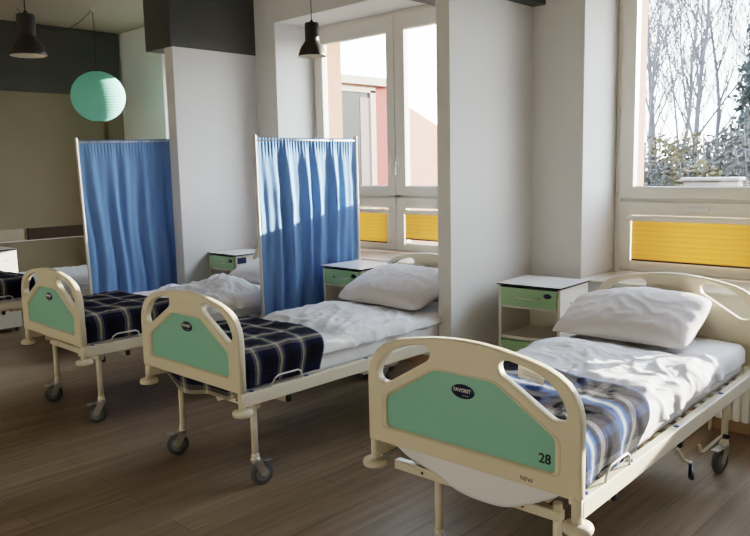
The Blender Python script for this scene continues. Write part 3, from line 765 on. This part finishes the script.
bm = bmn(); lathe(bm, [(0, -.035), (.012, -.033), (.016, -.015), (.018, 0)], seg=14); finish('ceiling_hook', bm, M['white_metal'], root)

# far corner: thin pipe on the end wall, hatch contents, leaning board
bm = bmn(); tube(bm, [(XL + .03, 4.37, .0), (XL + .03, 4.37, 2.56)], .022, 12)
for z in (.4, 1.4, 2.3): box(bm, (XL + .0, 4.34, z), (XL + .03, 4.40, z + .03))
tag(finish('wall_pipe', bm, M['wood']), 'thin brown vertical pipe on the end wall below the turquoise lantern', 'pipe')
bm = bmn(); box(bm, (XL - .14 - .21, 3.48, .5), (XL - .14 - .16, 4.22, 1.2), .004)
tag(finish('stone_splashback', bm, M['stone']), 'dark speckled stone slab visible through the slot in the end wall', 'stone slab')
bm = bmn(); box(bm, (XL - .345, 2.55, .5), (XL - .305, 3.43, 1.2), .004)
tag(finish('grey_board', bm, M['grey_panel']), 'grey board beside the dark stone slab in the slot of the end wall', 'board')
bm = bmn(); box(bm, (XL + .004, 2.3, .0), (XL + .03, 2.94, 1.015), .004)
tag(finish('wooden_board', bm, M['wood']), 'brown wooden board against the end wall behind the locker at the left edge', 'board')

# ------------------------------------------------------------------ outside
bm = bmn(); box(bm, (-90, YE + .0, -.7), (60, 120, -.6)); o = struct('ground', bm, M['grass'])
# annex with flat eave, window and lower gabled wing
def poly_x(bm, x, t, pts):
    a = [bm.verts.new((x, y, z)) for y, z in pts]; b = [bm.verts.new((x - t, y, z)) for y, z in pts]
    bm.faces.new(a); bm.faces.new(b[::-1])
    for i in range(len(pts)): bm.faces.new((a[i], a[(i + 1) % len(pts)], b[(i + 1) % len(pts)], b[i]))
ax = empty('annex_building', (-9, 9, -.6)); tag(ax, 'salmon pink annex building with cream framed window, outside the middle window', 'building')
bm = bmn(); poly_x(bm, 0, 4, [(-3.4, 0), (.42, 0), (.42, 3.62), (-3.4, 3.62)]); finish('wall', bm, M['facade'], ax)
bm = bmn(); box(bm, (-.3, .42, 0), (.01, .80, 3.62)); rw = finish('corner_pier', bm, M['red_plaster'], ax); rw['label'] = 'red plastered corner'
bm = bmn(); box(bm, (-4.1, -3.5, 3.62), (.10, .82, 3.76), .01); finish('eave', bm, M['cream_trim'], ax)
bm = bmn(); box(bm, (-.02, -1.4, .9), (.03, .43, .96), .004); box(bm, (-.02, -1.4, 3.5), (.03, .43, 3.60), .004); box(bm, (-.02, .30, .9), (.03, .43, 3.55), .004); box(bm, (-.02, -1.4, .9), (.03, -1.32, 3.55), .004)
wf = finish('window_frame', bm, M['cream_trim'], ax)
bm = bmn(); box(bm, (.0, -1.33, .95), (.012, .31, 3.51)); finish('pane', bm, M['dark_glass'], wf)
bm = bmn(); box(bm, (.013, .06, .96), (.016, .30, 3.42)); finish('inner_curtain', bm, M['pale_cloth'], wf)
bm = bmn(); poly_x(bm, -.05, 4, [(.80, 0), (4.5, 0), (4.5, 2.3), (2.6, 2.85), (.80, 3.55)]); gw = finish('gabled_wing', bm, M['facade'], ax)

# bare trees
def tree(x, y, h, seed, label, spread=.28, r0=.12, lean=(0, 0)):
    rnd = random.Random(seed); bm = bmn()
    def branch(p, d, ln, r, depth):
        n = 4 if depth else 9; pts = [p.copy()]; rs = [r]
        for k in range(n):
            d = (d + Vector((rnd.gauss(0, .07 if depth == 0 else .13), rnd.gauss(0, .07 if depth == 0 else .13), rnd.gauss(0, .05) + (.04 if depth else 0)))).normalized()
            p = p + d * ln / n; pts.append(p.copy()); rs.append(max(.009, r * (1 - .85 * (k + 1) / n)))
            if depth < 3 and (k > 1 or depth):
                for _ in range(2 if depth == 0 else (2 if depth == 1 else 1)):
                    az = rnd.uniform(0, 2 * PI); out = Vector((math.cos(az), math.sin(az), 0))
                    nd = (d * rnd.uniform(.6, 1.1) + out * rnd.uniform(.5, 1.0) * spread * 2.6 + Vector((0, 0, .25))).normalized()
                    branch(p, nd, ln * rnd.uniform(.2, .42) if depth == 0 else ln * rnd.uniform(.35, .65), max(.01, rs[-1] * .55), depth + 1)
        tube(bm, pts, rs, 5 if depth == 0 else 3, False)
    branch(Vector((0, 0, 0)), Vector((lean[0], lean[1], 1)).normalized(), h, r0, 0)
    o = finish('bare_tree', bm, M['bark'], loc=(x, y, -.62)); tag(o, label, 'tree', 'bare trees beyond the right window'); return o
def wx(u, Y):       # world x of picture column u (of the photo's measured layout) at distance Y
    return -Y * math.tan(.7661 - math.atan((u - 375) / 740.66))
TR = [(650, 20, 7.2, .08, 0), (660, 24, 9.7, .12, 0), (667, 28, 10.5, .10, .10), (678, 32, 8.8, .08, 0), (687, 22, 8.8, .11, 0), (708, 30, 8.4, .09, -.10), (717, 26, 9.2, .10, .05), (729, 35, 10.5, .10, 0), (742, 38, 12., .11, 0)]
tl = ['bare tree closest to the left side of the right window', 'tall bare tree with two stems, second from the window frame', 'bare tree leaning right, third from the window frame', 'thin bare sapling left of the straight central trunk', 'straight thick bare trunk in the middle of the window view', 'slender bare tree leaning left, beside a pair of trunks', 'bare tree with curved trunk right of the leaning slender one', 'thin bare tree standing just left of the dark conifer', 'bare tree partly behind the dark conifer']
for k, ((u, Y, h, r, ln), lab) in enumerate(zip(TR, tl)):
    tree(wx(u, Y), Y, h, 100 + k, lab, .26, r, (ln, 0))
# conifer
def leafcloud(bm, pts, size, rnd, mi=0):
    for p in pts:
        d = Vector((rnd.gauss(0, 1), rnd.gauss(0, 1), rnd.gauss(0, 1))).normalized(); a = d.orthogonal().normalized(); b = d.cross(a); s = size * rnd.uniform(.5, 1.3)
        bm.faces.new([bm.verts.new(p + a * s), bm.verts.new(p + b * s * .6), bm.verts.new(p - a * s), bm.verts.new(p - b * s * .6)])
def conifer(x, y, h, w, seed, label):
    rnd = random.Random(seed); root = empty('conifer_tree', (x, y, -.62)); tag(root, label, 'tree')
    bm = bmn(); tube(bm, [(0, 0, 0), (0, 0, h)], [.16, .02], 8); finish('trunk', bm, M['bark'], root)
    bm = bmn(); pts = []
    for k in range(34):
        z = .5 + (h - .6) * k / 33; rr = w * (1 - k / 34) ** .8 + .1
        for a in range(9):
            an = rnd.uniform(0, 2 * PI); L_ = rr * rnd.uniform(.6, 1.1)
            for q in range(24):
                t = (q + rnd.random()) / 24
                pts.append(Vector((math.cos(an) * L_ * t + rnd.gauss(0, .06), math.sin(an) * L_ * t + rnd.gauss(0, .06), z - .35 * L_ * t + rnd.gauss(0, .07))))
    leafcloud(bm, pts, .085, rnd); finish('foliage', bm, M['conifer'], root)
conifer(wx(752, 22), 22, 5.9, 1.3, 5, 'dark blue green conifer at the right edge of the window view')
conifer(wx(763, 25), 25, 7.2, 1.5, 6, 'second dark conifer behind the first at the right edge')
def bush(x, y, w, h, mat, seed, label):
    rnd = random.Random(seed); root = empty('bush', (x, y, -.62)); tag(root, label, 'bush', 'bushes below the bare trees')
    bm = bmn()
    for k in range(14):
        an = rnd.uniform(0, 2 * PI); e = Vector((math.cos(an) * w * .4 * rnd.random(), math.sin(an) * w * .4 * rnd.random(), h * rnd.uniform(.6, 1.05)))
        tube(bm, [(0, 0, 0), e * .5 + Vector((rnd.gauss(0, .05), 0, 0)), e], [.025, .018, .006], 4)
    finish('stems', bm, M['bark'], root)
    bm = bmn(); pts = []
    for k in range(3200):
        while True:
            p = Vector((rnd.uniform(-1, 1), rnd.uniform(-1, 1), rnd.uniform(-1, 1)))
            if p.length < 1: break
        pts.append(Vector((p.x * w / 2, p.y * w / 2, h * .52 + p.z * h * .5)) + Vector((nz3(p.x, p.y, 3, seed), 0, nz3(p.z, p.x, 3, seed))) * .25)
    leafcloud(bm, pts, .05, rnd); finish('foliage', bm, M[mat], root)
BU = [(648, 12.2, 1.25, 2.35, 'bush_b'), (660, 13.7, 1.3, 2.75, 'bush_a'), (674, 15.2, 1.35, 2.6, 'bush_b'), (688, 16.7, 1.4, 2.95, 'bush_a'), (703, 12.2, 1.3, 2.2, 'bush_a'), (716, 13.7, 1.35, 2.65, 'bush_b'), (731, 15.2, 1.4, 2.8, 'bush_b'), (746, 16.7, 1.5, 3.2, 'bush_b'), (764, 12.2, 1.4, 2.7, 'bush_b')]
bl_ = ['grey green bush at the left end of the row outside the right window', 'ochre bush behind the leftmost tall bare trunks', 'grey green bush left of the central bare trunk', 'ochre bush at the foot of the central bare trunk', 'low ochre bush between the central trunk and the leaning slender tree', 'grey green bush under the pair of trunks at right', 'grey green bush left of the dark conifer', 'tall grey green bush in front of the dark conifer', 'tall grey green bush right of the dark conifer']
for k, ((u, Y, w, h, mt), lab) in enumerate(zip(BU, bl_)): bush(wx(u, Y), Y, w, h, mt, 200 + k, lab)
# pale block standing in for an unidentified whitish shape low in the right window
bm = bmn(); a = wx(683, 10.5); b = wx(738, 10.5); box(bm, (a, 10.5, -.6), (b, 10.7, 1.36), .03); box(bm, (a - .03, 10.46, 1.36), (b + .03, 10.74, 1.41), .02)
tag(finish('pale_block', bm, M['garden']), 'low pale stand-in block in front of the bushes outside the right window', 'garden wall', kind='thing')

# ------------------------------------------------------------------ light
sd = bpy.data.lights.new('sun', 'SUN'); sd.energy = 20.; sd.angle = .012; sd.color = (1., .91, .80)
so = bpy.data.objects.new('sun', sd); C.objects.link(so)
kx, kz = .28, .18
so.rotation_euler = Vector((-kx, -1, -kz)).to_track_quat('-Z', 'Y').to_euler()
so.location = (3, 9, 4)
w = bpy.data.worlds.new('World'); sc.world = w; w.use_nodes = True; nt = w.node_tree; nt.nodes.clear()
wo = nt.nodes.new('ShaderNodeOutputWorld'); bg = nt.nodes.new('ShaderNodeBackground')
tc = nt.nodes.new('ShaderNodeTexCoord'); sx = nt.nodes.new('ShaderNodeSeparateXYZ'); rp = nt.nodes.new('ShaderNodeValToRGB')
nt.links.new(tc.outputs['Generated'], sx.inputs[0]); nt.links.new(sx.outputs['Z'], rp.inputs[0])
rp.color_ramp.elements[0].color = (.93, .96, 1., 1); rp.color_ramp.elements[1].color = (.62, .76, 1., 1)
rp.color_ramp.elements[0].position = .05; rp.color_ramp.elements[1].position = .8
nt.links.new(rp.outputs[0], bg.inputs[0]); bg.inputs[1].default_value = 8.; nt.links.new(bg.outputs[0], wo.inputs[0])
for i, (a, b) in enumerate(OPEN):       # portals guide skylight sampling through the windows
    ld = bpy.data.lights.new('window_portal', 'AREA'); ld.shape = 'RECTANGLE'; ld.size = b - a; ld.size_y = LZ - SZ; ld.cycles.is_portal = True
    lo = bpy.data.objects.new('window_portal', ld); C.objects.link(lo); lo.location = ((a + b) / 2, 5.3, (LZ + SZ) / 2); lo.rotation_euler = (-PI / 2, 0, 0)

# ------------------------------------------------------------------ camera
f, yaw, pit, roll, h = 740.66, -.7661, .1346, -.0210, 1.6366
cy, sy = math.cos(yaw), math.sin(yaw); cp, spp = math.cos(pit), math.sin(pit)
fw = Vector((sy * cp, cy * cp, -spp)); rt = Vector((cy, -sy, 0)); up = rt.cross(fw)
c, s = math.cos(roll), math.sin(roll); r2 = rt * c + up * s; u2 = -rt * s + up * c
cd = bpy.data.cameras.new('camera'); cd.sensor_width = 36; cd.lens = f * 36 / 750; cd.clip_start = .05; cd.clip_end = 300
co = bpy.data.objects.new('camera', cd); C.objects.link(co)
co.matrix_world = Matrix(((r2.x, u2.x, -fw.x, 0), (r2.y, u2.y, -fw.y, 0), (r2.z, u2.z, -fw.z, h), (0, 0, 0, 1)))
sc.camera = co
sc.view_settings.view_transform = 'Filmic'; sc.view_settings.look = 'Medium High Contrast'; sc.view_settings.exposure = 1.0
sc.cycles.use_denoising = True; sc.cycles.max_bounces = 10; sc.cycles.diffuse_bounces = 6; sc.cycles.transparent_max_bounces = 12
sc.cycles.sample_clamp_indirect = 8.
